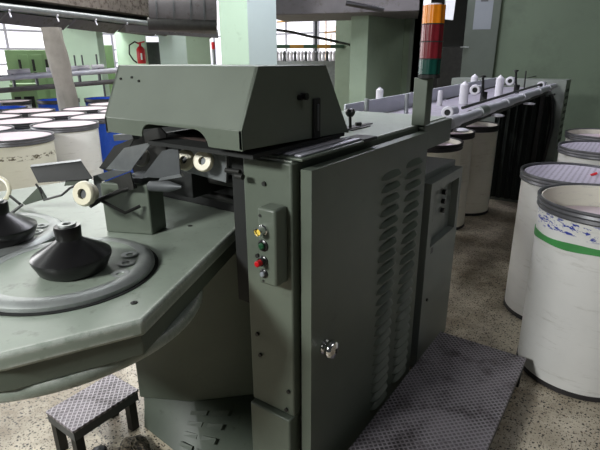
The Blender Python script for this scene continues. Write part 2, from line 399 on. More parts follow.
# front lip with its arched cut-out
arc = lambda cx, cz, r, a0_, a1_, n: [(cx+r*math.cos(a0_+(a1_-a0_)*i/n), cz+r*math.sin(a0_+(a1_-a0_)*i/n)) for i in range(n+1)]
lip = [(hx0, 1.418), (hx0, 1.368), (-1.275, 1.368)]+arc(-1.235, 1.368, .04, PI, PI/2, 6)+arc(-1.04, 1.352, .056, PI/2, .2, 6)+[(-.975, 1.362), (hx1, 1.362), (hx1, 1.418)]
hb.prism([(x, .96, z_) for x, z_ in lip], (0, .006, 0))
hood = hb.build('hood', 'green', mach, bevel=.003)
for x, z_ in ((-1.425, 1.535), (-1.37, 1.54), (-1.33, 1.53)):
    y_ = .96+(z_-1.417)*.077/.161; MB().cyl((x, y_-.002, z_-.001), (x, y_+.002, z_+.001), .005, 10).build('screw_head', 'dark', hood)
hs_ = MB().box(-.858, -.850, 1.295, 1.335, 1.352, 1.478).build('hood_slot_plate', 'rubber', hood, bevel=.012)
MB().box(-.852, -.846, 1.309, 1.321, 1.375, 1.46).build('slot_bar', 'slate', hs_, bevel=.004)
MB().cyl((-.858, 1.238, 1.488), (-.838, 1.238, 1.488), .011).cyl((-.858, 1.222, 1.486), (-.846, 1.222, 1.486), .009).build('hood_latch', 'black', hood)
MB().box(-1.30, -.856, 1.0, 1.50, 1.335, 1.347).build('hood_seal', 'rubber', hood)
# drafting unit under the hood; dark blocks also stand in for the cavity's shade
b = MB(); b.box(-1.88, -.99, 1.385, 1.575, 1.001, 1.34); b.box(-1.45, -1.0, 1.22, 1.38, 1.24, 1.335); b.box(-1.07, -.99, 1.14, 1.38, .78, 1.33); b.box(-1.47, -1.33, 1.20, 1.385, 1.10, 1.335); b.box(-1.45, -1.05, 1.2, 1.5, 1.33, 1.335)
draft = b.build('drafting_unit', 'rubber', mach, bevel=.004)
MB().cyl((-1.42, 1.30, 1.16), (-1.04, 1.30, 1.16), .022).build('front_roller', 'dark', draft)
MB().cyl((-1.42, 1.32, 1.08), (-1.04, 1.32, 1.08), .015).build('back_roller', 'dark', draft)
pts = [PY(180, 138, 1.13), PY(227, 149, 1.13), PY(226, 183, 1.13), PY(183, 171, 1.13)]
MB().prism(pts, (0, .012, 0)).build('guide_plate', 'galv', draft, bevel=.002)
MB().prism([PY(172, 136, 1.09), PY(206, 138, 1.09), PY(206, 146, 1.09), PY(172, 143, 1.09)], (0, .05, 0)).build('brown_bar', paint('brown_bar_paint', (78, 62, 58), .7, .2, 10), draft)
b = MB().cyl(PY(226, 170, 1.1), PY(240, 172, 1.1), .008).cyl(PY(215, 150, 1.08), PY(240, 152, 1.08), .006); b.build('side_bolt', 'dark', draft)
MB().cyl(PY(236, 176, 1.06), PY(243, 177, 1.06), .009).build('shaft_end', 'dark', draft)
def ring(mb, c, axis, ro, ri, t, n=40):
    mb.lathe([(ri*1.08, -t*.34), (ri*1.3, -t*.47), ((ri+ro)*.5, -t*.5), (ro*.88, -t*.46), (ro*.97, -t*.3), (ro, -t*.08), (ro*.985, t*.1), (ro*.95, t*.3), (ro*.85, t*.5), (ri, t*.5), (ri, -t*.2)], c, axis, n, close=True)
def spool(px, py, y, r, ax, mat='cream', ri=.36, t=.022, parent=None, nm='trumpet_ring'):
    mb = MB(); c = PY(px, py, y); ring(mb, c, ax, r, r*ri, t); o_ = mb.build(nm, mat, parent, smooth=40)
    MB().cyl(c-Vector(ax).normalized()*t*.45, c+Vector(ax).normalized()*t*.05, r*ri*.97, 16).build('ring_hub', 'slate', o_)
    return o_
ax = (.28, -.9, .25)
spool(203.5, 161, 1.09, .036, ax, parent=draft); spool(185, 160, 1.10, .036, ax, parent=draft)
spool(141, 157, 1.12, .036, ax, mat='tarp', parent=draft)
# table
C1, C2 = Vector((-1.315, .675)), Vector((-1.815, .665))
tbl = [(-.903, .624), (-1.154, 1.231), (-1.23, 1.40), (-2.35, 1.40), (-2.48, .95), (-2.3, .42), (-2.05, .24), (-1.75, .22), (-1.59, .28), (-1.35, .22), (-1.15, .24), (-1.036, .356)]
def inset(poly, d):
    n = len(poly); out = []
    ctr = Vector((sum(p[0] for p in poly)/n, sum(p[1] for p in poly)/n))
    for i in range(n):
        p0, p1, p2 = Vector(poly[i-1]), Vector(poly[i]), Vector(poly[(i+1) % n])
        n1 = Vector((-(p1-p0).y, (p1-p0).x)).normalized(); n2 = Vector((-(p2-p1).y, (p2-p1).x)).normalized()
        bis = (n1+n2); bis = bis/max(.3, bis.length_squared)*2
        out.append(tuple(p1+bis*d))
    return out
area2 = sum(tbl[i-1][0]*tbl[i][1]-tbl[i][0]*tbl[i-1][1] for i in range(len(tbl)))
if area2 < 0: tbl = tbl[::-1]
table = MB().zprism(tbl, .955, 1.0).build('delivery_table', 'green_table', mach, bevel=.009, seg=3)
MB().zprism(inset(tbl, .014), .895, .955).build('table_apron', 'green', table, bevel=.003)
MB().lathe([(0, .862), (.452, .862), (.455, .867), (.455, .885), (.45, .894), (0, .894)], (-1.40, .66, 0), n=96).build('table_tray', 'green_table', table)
def turntable(c, r, off):
    x, y = c
    t = MB().lathe([(r-.03, 1.001), (r+.012, 1.001), (r+.012, 1.003), (r+.0, 1.003)], (x, y, 0), n=72).build('turntable_groove', 'rubber', table)
    d = MB().lathe([(0, 1.022), (r*.80, 1.022), (r*.86, 1.024), (r*.95, 1.022), (r*.99, 1.014), (r, 1.003), (r*.9, 1.001), (0, 1.001)], (x, y, 0), n=96, ).build('turntable', 'green_table', table, smooth=30)
    MB().lathe([(r*.82, 1.0235), (r*.88, 1.0265), (r*.95, 1.024), (r*1.0, 1.014), (r*1.005, 1.004), (r*.82, 1.004)], (x, y, 0), n=96, close=True).build('steel_rim', 'steel', d)
    for a, q in ((.02, .78), (.42, .70), (.80, .72)):
        px_, py_ = x+math.cos(a+.25)*r*q, y+math.sin(a+.25)*r*q
        MB().lathe([(.010, 1.0225), (.024, 1.0235), (.026, 1.0255), (.022, 1.027), (.012, 1.025), (.010, 1.0225)], (px_, py_, 0), n=28, close=True).build('lifting_recess', 'steel', d)
    bx, by = x+off[0], y+off[1]
    bl = MB().lathe([(0, 1.024), (.086, 1.024), (.093, 1.03), (.108, 1.064), (.107, 1.071), (.101, 1.076), (.040, 1.113), (.034, 1.119), (.036, 1.150), (.034, 1.157), (.024, 1.158), (.020, 1.150), (0, 1.150)], (bx, by, 0), n=64).build('coiler_bell', 'black', table, smooth=32)
    MB().lathe([(.012, 1.151), (.026, 1.155), (.024, 1.163), (.012, 1.162)], (bx, by, 0), n=32, close=True).build('bell_collar', 'steel', bl)
    return d
turntable(C1, .248, (.045, -.003)); turntable(C2, .248, (.13, .005))
for p in ((134, 303), (190, 226), (36, 218)):
    q = PZ(*p, 1.0); MB().lathe([(0, 0), (.009, 0), (.009, .002), (.004, .003), (0, .001)], q, n=16).build('table_screw', 'dark', table)
# bracket post with deflector plates
post = MB().zprism([(-1.530, .952), (-1.362, 1.025), (-1.385, 1.11), (-1.545, 1.05)], 1.0, 1.185).build('bracket_post', 'green', mach, bevel=.005)
def plate(pts, y, nm, mat, t=(0, .004, 0), dy=None, par=post):
    P_ = [PY(px, py, y+(dy[i] if dy else 0)) for i, (px, py) in enumerate(pts)]
    return MB().prism(P_, t).build(nm, mat, par)
plate([(142, 177), (162, 151), (178, 147), (180, 174), (160, 178)], 1.02, 'deflector_plate', 'slate')
plate([(160, 178), (180, 174), (182, 177), (158, 181)], 1.015, 'plate_flange', 'galv', t=(0, .01, 0))
plate([(106, 169), (124, 148), (152, 142), (130, 171)], 1.06, 'deflector_plate', 'galv')
plate([(99, 168), (114, 146), (134, 138), (126, 154), (110, 172)], 1.08, 'deflector_plate', 'dark')
plate([(113, 135), (132, 134), (133, 140), (114, 141)], 1.12, 'plate_flange', 'slate', t=(0, .03, 0))
plate([(102, 183), (130, 172), (134, 189), (118, 194), (104, 200)], .98, 'deflector_plate', 'dark')
plate([(93, 176), (113, 170), (130, 171), (101, 182), (103, 199), (96, 200)], .985, 'deflector_plate', 'slate')
b = MB(); b.box(-1.49, -1.385, 1.02, 1.11, 1.185, 1.205); b.build('bracket_head', 'slate', post, bevel=.003)
b = MB(); c0 = PY(150, 186, .99); c1 = PY(182, 187, 1.0); b.lathe([(.006, 0), (.017, .004), (.018, (c1-c0).length*.6), (.004, (c1-c0).length)], c0, c1-c0, 24).build('guide_nose', 'slate', post)
b = MB(); b.tube([PY(136, 186, 1.0), PY(122, 190, .97), PY(100, 200, .90), PY(90, 206, .86)], .008).tube([PY(100, 200, .9), PY(125, 213, .95), PY(140, 206, 1.0)], .006).build('guide_arm', 'dark', post)
ra = (.55, -.75, .25)
spool(84.5, 193.7, .86, .043, (.30, -.9, .20), parent=post, ri=.40, t=.026)
MB().cyl(PY(86, 193.5, .872), PY(90, 193, .892), .034, 32).build('ring_sleeve', 'cream', post)
# second bracket at the left turntable
br = MB()
plt_ = [(31, 165), (80, 160), (93, 178), (78, 181), (34, 184)]
P_ = [PZ(x, y, 1.17) for x, y in ((31, 169), (80, 161))]
def plate3(pts, nm, mat, t, par): return MB().prism(pts, t).build(nm, mat, par, bevel=.001)
MB().prism([PY(126, 142, 1.17), PY(158, 126, 1.17), PY(166, 134, 1.17), PY(166, 176, 1.17), PY(134, 174, 1.17)], (0, .006, 0)).build('guard_plate', 'dark', post)
bk = thing('sliver_guide', PZ(22, 208, 1.0), 'slate deflector plate on a jointed bracket above the far turntable', 'guide')
plate3([PY(30, 167, .98), PY(38, 183, .94), PY(92, 179, .94), PY(80, 161, .98)], 'deflector_plate', 'rubber', (0, .004, .002), bk)
plate3([PY(30, 165, .985), PY(80, 159.5, .985), PY(81, 161, .975), PY(31, 167, .975)], 'plate_flange', 'galv', (0, .003, .001), bk)
plate3([PY(22, 203, .93), PY(38, 187, .95), PY(45, 199, .95), PY(25, 205, .93)], 'hinge_plate', 'green_dark', (0, .012, 0), bk)
MB().tube([PY(36, 184, .95), PY(40, 190, .95), PY(44, 200, .95), PY(62, 195, .95), PY(70, 188, .95), PY(88, 180, .95)], .0045, 8).tube([PY(20, 204, .93), PY(10, 196, .93)], .006, 8).tube([PY(22, 205, .93), (-1.81, .76, 1.07), (-1.79, .74, 1.028)], .006, 8).build('bracket_arm', 'dark', bk)
plate3([PY(64, 186, .95), PY(66, 179, .95), PY(90, 178, .95), PY(78, 185, .95)], 'hinge_plate', 'green_dark', (0, .01, 0), bk)
mb = MB(); ring(mb, PY(-4, 190, .93), (.55, -.70, .30), .066, .050, .012); mb.build('guide_ring', 'cream', bk, smooth=40)
# pedestal below the table
ped = [(-1.78, 1.40), (-1.610, 1.045), (-1.402, 1.151), (-1.236, 1.314), (-1.005, 1.54), (-1.78, 1.6)]
pd = MB().zprism(ped, .17, .861).build('pedestal', 'green', mach, bevel=.006)
T2 = [(-1.60, 1.06), (-1.40, 1.165), (-1.236, 1.325), (-1.01, 1.55)]; B2 = [(-1.615, 1.05), (-1.374, 1.03), (-1.18, 1.01), (-.995, .99)]
mb = MB(); top_ = T2+[(-1.01, 1.59), (-1.60, 1.59)]; bot_ = B2+[(-.995, 1.59), (-1.615, 1.59)]
mb.add([(x, y, 0) for x, y in bot_]+[(x, y, .169) for x, y in top_], [(5, 4, 3, 2, 1, 0), (6, 7, 8, 9, 10, 11)]+[(i, (i+1) % 6, 6+(i+1) % 6, 6+i) for i in range(6)])
mb.build('pedestal_foot', 'green_dark', pd, bevel=.003)
def fp(u, v):           # point on the sloping front of the foot
    B_ = Vector(B2[1]).lerp(Vector(B2[2]), u); T_ = Vector(T2[1]).lerp(Vector(T2[2]), u); q = B_.lerp(T_, v); return Vector((q.x, q.y, .169*v))
for c in range(2):
    mb = MB()
    for k_ in range(4):
        v0 = .18+k_*.18; u0 = .12+c*.46; off = Vector((0, -.006, .008))
        mb.prism([q_+Vector((0, -.004, .003)) for q_ in (fp(u0, v0), fp(u0+.34, v0), fp(u0+.34, v0+.07), fp(u0, v0+.07))], Vector((.001, -.018, .014)))
    mb.build('louvre', 'green_dark', pd)
# push-button box on the front
bb = MB().box(-.882, -.815, YF-.062, YF, .938, 1.185).build('push_button_box', 'green', mach, bevel=.008)
def button(z_, rr, l, mat, nm, bez='black', x=-.861):
    o_ = MB().lathe([(0, 0), (rr*1.25, 0), (rr*1.25, .004), (rr, .006), (rr, l*.5), (rr*.9, l*.5), (0, l*.5)], (x, YF-.062, z_), (0, -1, 0), 28).build(nm, bez, bb)
    MB().lathe([(0, l*.5), (rr*.72, l*.5), (rr*.72, l), (rr*.5, l+.003), (0, l+.003)], (x, YF-.062, z_), (0, -1, 0), 28).build('button_cap', mat, o_)
    return o_
o_ = MB().lathe([(0, 0), (.017, 0), (.017, .005), (.014, .008), (.0135, .030), (.0115, .030), (.0115, .012), (0, .012)], (-.858, YF-.062, 1.118), (0, -1, 0), 28).build('indicator_lamp', 'chrome', bb)
MB().lathe([(0, .012), (.010, .012), (.010, .022), (0, .025)], (-.858, YF-.062, 1.118), (0, -1, 0), 24).build('lamp_lens', 'yellow', o_)
button(1.068, .0145, .012, 'greenbutton', 'start_button'); button(1.018, .013, .034, 'redbutton', 'stop_button'); button(.976, .0115, .012, 'signgrey', 'inch_button')
MB().cyl((-.87, YF-.0625, 1.160), (-.87, YF-.064, 1.160), .005, 12).cyl((-.865, YF-.0625, .950), (-.865, YF-.064, .950), .004, 12).build('cover_screw', 'dark', bb)
# signal tower
tw = MB().box(-.825, -.765, 2.03, 2.10, 1.317, 1.515).build('signal_tower', 'green', mach, bevel=.003)
TC = Vector((-.765, 2.04))
def seg(z0, z1, mat, nm, par):
    n = 60; mb = MB(); prof = []; k0 = 0; 
    for zz in (z0, z1):
        for i in range(n):
            a = 2*PI*i/n; r_ = .044+.0016*math.cos(a*10); mb.v.append((TC.x+r_*math.cos(a), TC.y+r_*math.sin(a), zz))
    for i in range(n): mb.f.append((i, (i+1) % n, n+(i+1) % n, n+i))
    mb.f.append(tuple(range(n))[::-1]); mb.f.append(tuple(range(n, 2*n)))
    return mb.build(nm, mat, par)
tz = [1.515, 1.530, 1.592, 1.658, 1.724, 1.796]
seg(tz[0], tz[1]-.001, 'rubber', 'tower_base', tw)
for i, (mt) in enumerate(('greenlens', 'red', 'red', 'orange')): 
    sg = seg(tz[i+1]+.001, tz[i+2]-.003, mt, ('green_lens', 'red_lens', 'red_lens', 'orange_lens')[i], tw)
    if i < 3: MB().lathe([(0, tz[i+2]-.003), (.0455, tz[i+2]-.003), (.0455, tz[i+2]+.001), (0, tz[i+2]+.001)], (TC.x, TC.y, 0)).build('lens_ring', 'rubber', sg)
MB().lathe([(0, 1.793), (.03, 1.793), (.028, 1.80), (0, 1.802)], (TC.x, TC.y, 0)).build('tower_cap', 'white', tw)
# end beam of the head joining the creel
MB().box(-1.30, -.775, 2.062, 2.43, 1.20, 1.311).build('head_beam', 'green', mach, bevel=.004)

# ================================================================ electrical cabinet
ec = thing('electrical_cabinet', (-.95, 2.40, 0), 'narrow grey control cabinet with a recessed switch panel behind the louvred door', 'cabinet')
MB().box(-1.15, -.80, 2.10, 2.64, 0, 1.065).build('cabinet_case', 'grey', ec, bevel=.005)
b = MB(); fx0, fx1 = -.80, -.750
b.box(fx0, fx1, 2.15, 2.20, .02, 1.035); b.box(fx0, fx1, 2.57, 2.615, .02, 1.035); b.box(fx0, fx1, 2.20, 2.57, .985, 1.035); b.box(fx0, fx1, 2.20, 2.57, .02, .70); b.box(fx0, fx0+.012, 2.2, 2.57, .7, .985)
cdv = b.build('cabinet_door', 'grey', ec)
for i, z_ in enumerate((.93, .88, .83)):
    MB().cyl((-.786, 2.43, z_), (-.768, 2.43, z_), .014).build('switch_knob', 'black', cdv)
MB().box(-.787, -.783, 2.24, 2.30, .80, .90).build('meter_face', 'black', cdv)
MB().box(-.7495, -.7485, 2.215, 2.245, .66, .69).build('small_label', 'slate', cdv)
MB().cyl((-.752, 2.22, .40), (-.744, 2.22, .40), .008).build('cabinet_lock', 'dark', cdv)

# ================================================================ creel
cr = thing('creel', (-1.05, 4.0, 0), 'long lilac-grey creel table with pipe rail, bobbin pins and collars running to the green wall', 'creel')
def zc(y): return 1.245+(y-2.2)*.010
def zr(y): return 1.292+(y-2.45)*.0095
def sl(mb, x0, x1, y0, y1, h0, h1):
    v = [(x, y, zc(y)+h) for h in (h0, h1) for x, y in ((x0, y0), (x1, y0), (x1, y1), (x0, y1))]
    return mb.add(v, [(3, 2, 1, 0), (4, 5, 6, 7), (0, 1, 5, 4), (1, 2, 6, 5), (2, 3, 7, 6), (3, 0, 4, 7)])
sl(MB(), -1.40, -.86, 2.44, 5.78, -.012, 0).build('creel_plate', 'lilac', cr)
sl(MB(), -1.40, -1.39, 2.44, 5.78, 0.001, .098).build('back_board', 'board', cr)
sl(MB(), -.89, -.86, 2.44, 5.78, -.05, -.013).build('side_angle', 'dark', cr)
b = MB(); xr = -.80
b.cyl((xr, 2.45, zr(2.3)-.012), (xr, 5.7, zr(5.7)-.012), .026, 24).build('rail_pipe', 'alu', cr)
for y0, y1, r_ in ((2.45, 2.58, .034), (2.98, 3.12, .034), (3.12, 3.3, .031), (3.62, 3.8, .031), (4.15, 4.4, .032), (4.8, 4.95, .031), (5.3, 5.45, .031)):
    MB().cyl((xr, y0, zr(y0)-.012), (xr, y1, zr(y1)-.012), r_, 24).build('rail_collar', 'alu' if y0 != 2.98 else 'galv', cr)
b = MB(); b.tube([(-.87, 2.9, zr(2.9)+.02), (-.87, 5.6, zr(5.6)+.02)], .009).build('thin_rod', 'dark', cr)
b = MB(); b.tube([PX(447, 99, -1.30), PX(540, 75, -1.30)], .006).build('cross_wire', 'dark', cr)
def pin(px, py_base, py_top, X_, mat, r_, pointed=True):
    p = PZ(px, py_base, 1.262); q = PX(px, py_top, p.x); h = q.z-zc(p.y)
    pr = [(r_, 0), (r_, h*.82), (0, h)] if pointed else [(r_, 0), (r_, h), (0, h)]
    o = MB().lathe(pr, (p.x, p.y, zc(p.y)+.0005), n=20)
    return o.build('bobbin_pin', mat, cr)
pin(366, 120, 99, -1.30, 'galv', .014, False); pin(406, 112, 94, -1.30, 'galv', .014, False)
pin(439.5, 105, 91, -1.25, 'white', .019, False)
for px, pb, pt, X_ in ((463, 104, 81, -1.15), (498, 97, 75, -1.2), (473, 92, 74, -1.32)): pin(px, pb, pt, X_, 'white', .033)
# bobbins seen behind the board
for px, pt, d_, r_ in ((380, 87, -1.55, .026), (451, 96, -1.5, .03)):
    q = PX(px, pt, d_); h_ = q.z-1.1
    MB().lathe([(r_, 0), (r_, h_-.02), (0, h_)], (q.x, q.y, 1.1), n=20).build('bobbin_pin', 'white', cr)
MB().tube([(-1.41, y, zc(y)-.02) for y in (2.46, 5.7)], .012).build('back_angle', 'dark', cr)
MB().box(-1.60, -1.40, 2.48, 5.6, 1.08, 1.1).build('rear_shelf', 'alu', cr)
for px, py, X_, r_ in ((447.5, 112.5, -.93, .036), (475, 90, -.98, .036), (510, 81, -.98, .036), (541, 85, -.86, .034)):
    c = PX(px, py, X_); mb = MB(); ring(mb, c, (.15, -1, .05), r_, r_*.5, .02, 28); o_ = mb.build('roller_end', 'white', cr)
    MB().cyl(c+Vector((0, .012, 0)), c+Vector((0, .13, .0)), r_*.75, 20).build('roller_sleeve', 'alu', o_)
    MB().cyl(c+Vector((0, -.004, 0)), c+Vector((0, .01, 0)), r_*.48, 16).build('roller_bore', 'rubber', o_)
for px, pb, pt, X_ in ((483, 102, 78, -.95), (516, 93, 72, -.95)):
    p, q = PX(px, pb, X_), PX(px, pt, X_)
    o_ = MB().cyl(p, q, .009, 12).cyl(p, p+Vector((0, 0, .07)), .024, 12).build('stop_bracket', 'dark', cr)
    MB().lathe([(0, 0), (.02, .004), (.02, .016), (0, .02)], q, n=16).build('bracket_knob', 'black', o_)
MB().tube([PX(524, 90, -.95), PX(526, 71, -.95)], .006).build('wire_pin', 'dark', cr)
for (p, q) in (((462, 118), (470, 112)),): 
    MB().cyl(PX(*p, -.86), PX(*q, -.9), .014, 12).build('clamp_bolt', 'dark', cr)
for px, py in ((460, 132), (529, 105), (497, 117)):
    MB().lathe([(0, 0), (.045, .004), (.05, .012), (.03, .02), (0, .022)], PX(px, py, -.83), n=24).build('guide_cap', 'white', cr)
b = MB(); pe = [(-1.06, 5.8), (-.71, 5.8), (-.64, 6.12), (-1.06, 6.12)]
MB().box(-1.9, -.705, 5.80, 6.12, 0, 1.362).build('end_stand', 'grey', cr, bevel=.004)
mb = MB()
for i in range(9): mb.box(-.7045, -.700, 5.88, 6.06, 1.24-i*.075, 1.27-i*.075)
mb.build('vent_slots', 'dark', cr)
MB().box(-1.06, -1.03, 5.797, 5.7995, 1.1, 1.13).cyl((-.80, 5.80, 1.30), (-.80, 5.795, 1.30), .01, 12).cyl((-.80, 5.80, 1.22), (-.80, 5.795, 1.22), .01, 12).build('stand_bolt', 'dark', cr)
for y in (5.62,):
    MB().box(-.90, -.86, y, y+.04, 0, zc(y)-.05).build('creel_leg', 'dark', cr)
# dark cloth with folds below the creel
mb = MB(); n = 46; y0, y1 = 5.30, 5.32  # plain dark sheet with folds
xs = [-1.34+(.54)*i/n for i in range(n+1)]; k0 = 0
for i, x in enumerate(xs):
    y = 5.70+.018*math.sin(i*.9)+.01*math.sin(i*2.3)
    for z_, dz in ((.06, 0), (1.20, 0)): mb.v += [(x, y, z_), (x, y+.006, z_)]
for i in range(n):
    a = i*4; b_ = a+4
    mb.f += [(a, b_, b_+2, a+2), (a+1, a+3, b_+3, b_+1), (a+2, b_+2, b_+3, a+3), (a, a+1, b_+1, b_)]
mb.f += [(0, 2, 3, 1), (n*4, n*4+1, n*4+3, n*4+2)]
tag(mb.build('dark_infill', 'creel_infill'), 'dark green cloth with folds under the far end of the creel', 'infill')
MB().tube([(-.83, 5.745, 1.22), (-.80, 5.745, 1.15), (-.77, 5.74, .9), (-.80, 5.74, .5)], .022).build('black_hose', 'black', cr)

# ================================================================ platforms
def platform(x0, x1, y0, y1, top, label, legs):
    t = thing('step_platform', ((x0+x1)/2, (y0+y1)/2, 0), label, 'platform')
    MB().box(x0, x1, y0, y1, top-.012, top).build('tread_plate', 'tread', t, bevel=.002)
    MB().box(x0+.004, x1-.004, y0+.004, y0+.012, top-.055, top-.0125).box(x0+.004, x0+.012, y0+.013, y1-.013, top-.055, top-.0125).box(x1-.012, x1-.004, y0+.013, y1-.013, top-.055, top-.0125).box(x0+.004, x1-.004, y1-.012, y1-.004, top-.055, top-.0125).build('edge_frame', 'slate', t)
    for x, y in legs: MB().box(x-.018, x+.018, y-.018, y+.018, 0, top-.0125).build('leg', 'dark', t)
platform(-.705, -.258, 1.15, 2.37, .15, 'long tread-plate step platform beside the louvred door of the machine', [(-.285, 2.335), (-.285, 1.2), (-.675, 1.2), (-.675, 2.335)])
platform(-1.83, -1.625, .74, 1.055, .2, 'small tread-plate step platform below the round table at bottom left', [(-1.65, .765), (-1.80, .765), (-1.80, 1.02), (-1.65, 1.02)])
pz = PZ(110, 442, .06)+Vector((-.005, -.05, 0))
t = thing('foot_pedal', (pz.x, pz.y, 0), 'black foot pedal with a round bolt on the floor beside the small step', 'pedal')
MB().lathe([(0, 0), (.035, 0), (.032, .05), (0, .05)], (pz.x, pz.y, 0)).build('pedal_base', 'rubber', t)
MB().lathe([(0, .05), (.022, .05), (.022, .058), (.012, .06), (0, .066)], (pz.x, pz.y, 0), n=20).build('pedal_bolt', 'slate', t)
mb = MB(); c = Vector((-1.49, .90, 0)); rr = random.Random(2); n = 26
for j in range(8):
    for i in range(n):
        a = 2*PI*i/n; r_ = (.115*math.cos(j/7*PI/2)+.0)*(1+.25*math.sin(a*3+1)+.12*rr.uniform(-1, 1)); mb.v.append((c.x+r_*math.cos(a), c.y+r_*.8*math.sin(a), .07*math.sin(j/7*PI/2)*(1+.2*rr.uniform(-1, 1))))
for j in range(7):
    for i in range(n): mb.f.append((j*n+i, j*n+(i+1) % n, (j+1)*n+(i+1) % n, (j+1)*n+i))
tag(mb.build('lint_heap', 'lint'), 'dirty heap of dark lint on the floor under the machine table', 'lint', kind='stuff')

# ================================================================ spinning cans
def make_can(bodymat, lidmat, lid='flush', rimmat='rim', r=.30, rb=.282, h=.936, footband=True, label='', cat='spinning can', group=None, inside='can_in'):
    t = thing('spinning_can', (0, 0, 0), label, cat, group)
    depth = {'flush': .012, 'sunk': .05, 'deep': .12}[lid]
    MB().lathe([(rb-.01, .018), (rb, .02), (r-.012, h-.06), (r-.016, h-.06), (rb-.006, .024)], n=64, close=True).build('can_body', bodymat, t)
    MB().lathe([(0, .0), (rb-.004, .0), (rb+.004, .006), (rb+.003, .03), (rb-.002, .032), (rb-.01, .017), (0, .017)], n=64).build('base_band', 'darkband' if footband else rimmat, t)
    MB().lathe([(r-.012, h-.058), (r-.004, h-.056), (r, h-.05), (r-.003, h-.036), (r+.001, h-.028), (r-.003, h-.016), (r+.003, h-.008), (r+.002, h), (r-.008, h), (r-.014, h-.006)], n=64, close=True).build('can_rim', rimmat, t, smooth=30)
    if lid != 'flush': MB().lathe([(r-.0175, h-depth-.01), (r-.0165, h-.008), (r-.0205, h-.008), (r-.0215, h-depth-.01)], n=64, close=True).build('inner_wall', inside, t)
    q = r-.024
    MB().lathe([(0, h-depth-.006), (q, h-depth-.006), (q, h-depth), (q-.012, h-depth+.003), (q-.02, h-depth), (0, h-depth)], n=64).build('spring_plate', lidmat, t)
    return t
GR = 'white cans standing at the right'
can1 = make_can('can_marked', 'pinklid', 'deep', r=.312, rb=.285, h=.952, label='nearest white can at right with a green tape band and blue ink marks', group=None); can1.location = (-.055, 2.665, 0)
# tape band round it, slightly tilted
mb = MB(); n = 64
for rr_ in (.003, 0):
    for k in (0, 1):
        for i in range(n):
            a = 2*PI*i/n; z_ = .748+.014*math.sin(a*1+2.4)+(.034 if k else 0)+.003*math.sin(a*7+k*2); R_ = .282+(z_-.02)/.856*(.300-.285)+.0035+rr_
            mb.v.append((can1.location.x+R_*math.cos(a), can1.location.y+R_*math.sin(a), z_))
for i in range(n):
    i2 = (i+1) % n
    mb.f += [(i, i2, n+i2, n+i), (2*n+i2, 2*n+i, 3*n+i, 3*n+i2), (n+i, n+i2, 3*n+i2, 3*n+i), (i2, i, 2*n+i, 2*n+i2)]
mb.build('tape_band', 'band_green', can1)
can2 = make_can('can', 'perf', 'flush', r=.302, rb=.283, label='white can with a perforated lid just behind the green-banded can', group=None); can2.location = (-.272, 3.29, 0)
MB().cyl((-.19, 3.30, .925), (-.16, 3.31, .94), .008, 8).build('red_tag', 'redpaint', can2)
can3 = copy_tree(can2); can3.location = (-.215, 4.38, 0); can3['label'] = 'white can with perforated lid, third back along the right edge of the photo'
for ch in [o for o in COL.objects if o.parent == can3 and o.name.startswith('red_tag')]: bpy.data.objects.remove(ch)
can4 = make_can('can', 'pinklid', 'sunk', r=.302, rb=.283, label='white can against the green wall, farthest back at the right edge', group=None); can4.location = (-.27, 5.20, 0)
# cans below the creel
cc = make_can('can_cream', 'pinklid', 'sunk', rimmat='darkband', r=.27, rb=.262, label='cream can with dark rim under the creel, nearest to the grey cabinet'); cc.location = (-1.43, 3.95, 0)
for (x, y, lb) in ((-1.52, 4.60, 'cream can under the creel, middle one of the three beyond the grey cabinet'), (-1.45, 5.22, 'cream can with dark rim under the creel, beside the dark cloth')):
    o_ = copy_tree(cc); o_.location = (x, y, 0); o_['label'] = lb
for k in range(5):  # hidden rear row added to keep light off the floor beyond the creel
    o_ = copy_tree(cc); o_.location = (-2.14-.04*(k % 2), 2.95+.6*k, 0); o_['label'] = 'added unseen rear-row cream can blocking light under the creel, '+('first', 'second', 'third', 'fourth', 'fifth')[k]+' from the machine end'; o_['group'] = 'added rear row of unseen cans under the creel'
# field of cans at the left
fld = 'cans crowded behind the machine at left'
wa = make_can('can_cream_marked', 'pinklid', 'flush', r=.325, rb=.305, h=.965, label='cream can with dark speckles below its rim, at the left edge behind the turntables', group=None); wa.location = (-4.51, 2.05, 0)
wb = make_can('can', 'pinklid', 'flush', r=.325, rb=.295, h=.965, label='white can with grey metal rim, right of the speckled cream can', group=None); wb.location = (-4.90, 2.76, 0)
wc = make_can('bluecan', 'pinklid', 'flush', r=.325, rb=.305, h=.965, label='blue can with pale lid in the crowd behind the machine', group=fld)
wd = make_can('bluecan', 'bluelid', 'sunk', rimmat='darkband', r=.325, rb=.305, h=.965, label='blue can with blue inside in the crowd behind the machine', group=fld, inside='bluecan')
we = make_can('can', 'pinklid', 'flush', rimmat='darkband', r=.325, rb=.295, h=.965, label='white can with pinkish lid and dark rim in the crowd behind the machine', group=fld)
tarp_xy = PD(56, 60, 8.2).xy; used = set(); u_, v_ = Vector((-.478, .878)), Vector((-.878, -.478)); o0 = Vector((-4.51, 2.05))
rr = random.Random(11)
blue_first = {(2, 0), (3, 0), (0, 1), (-1, 2)}
cnt = 0; rows = {}
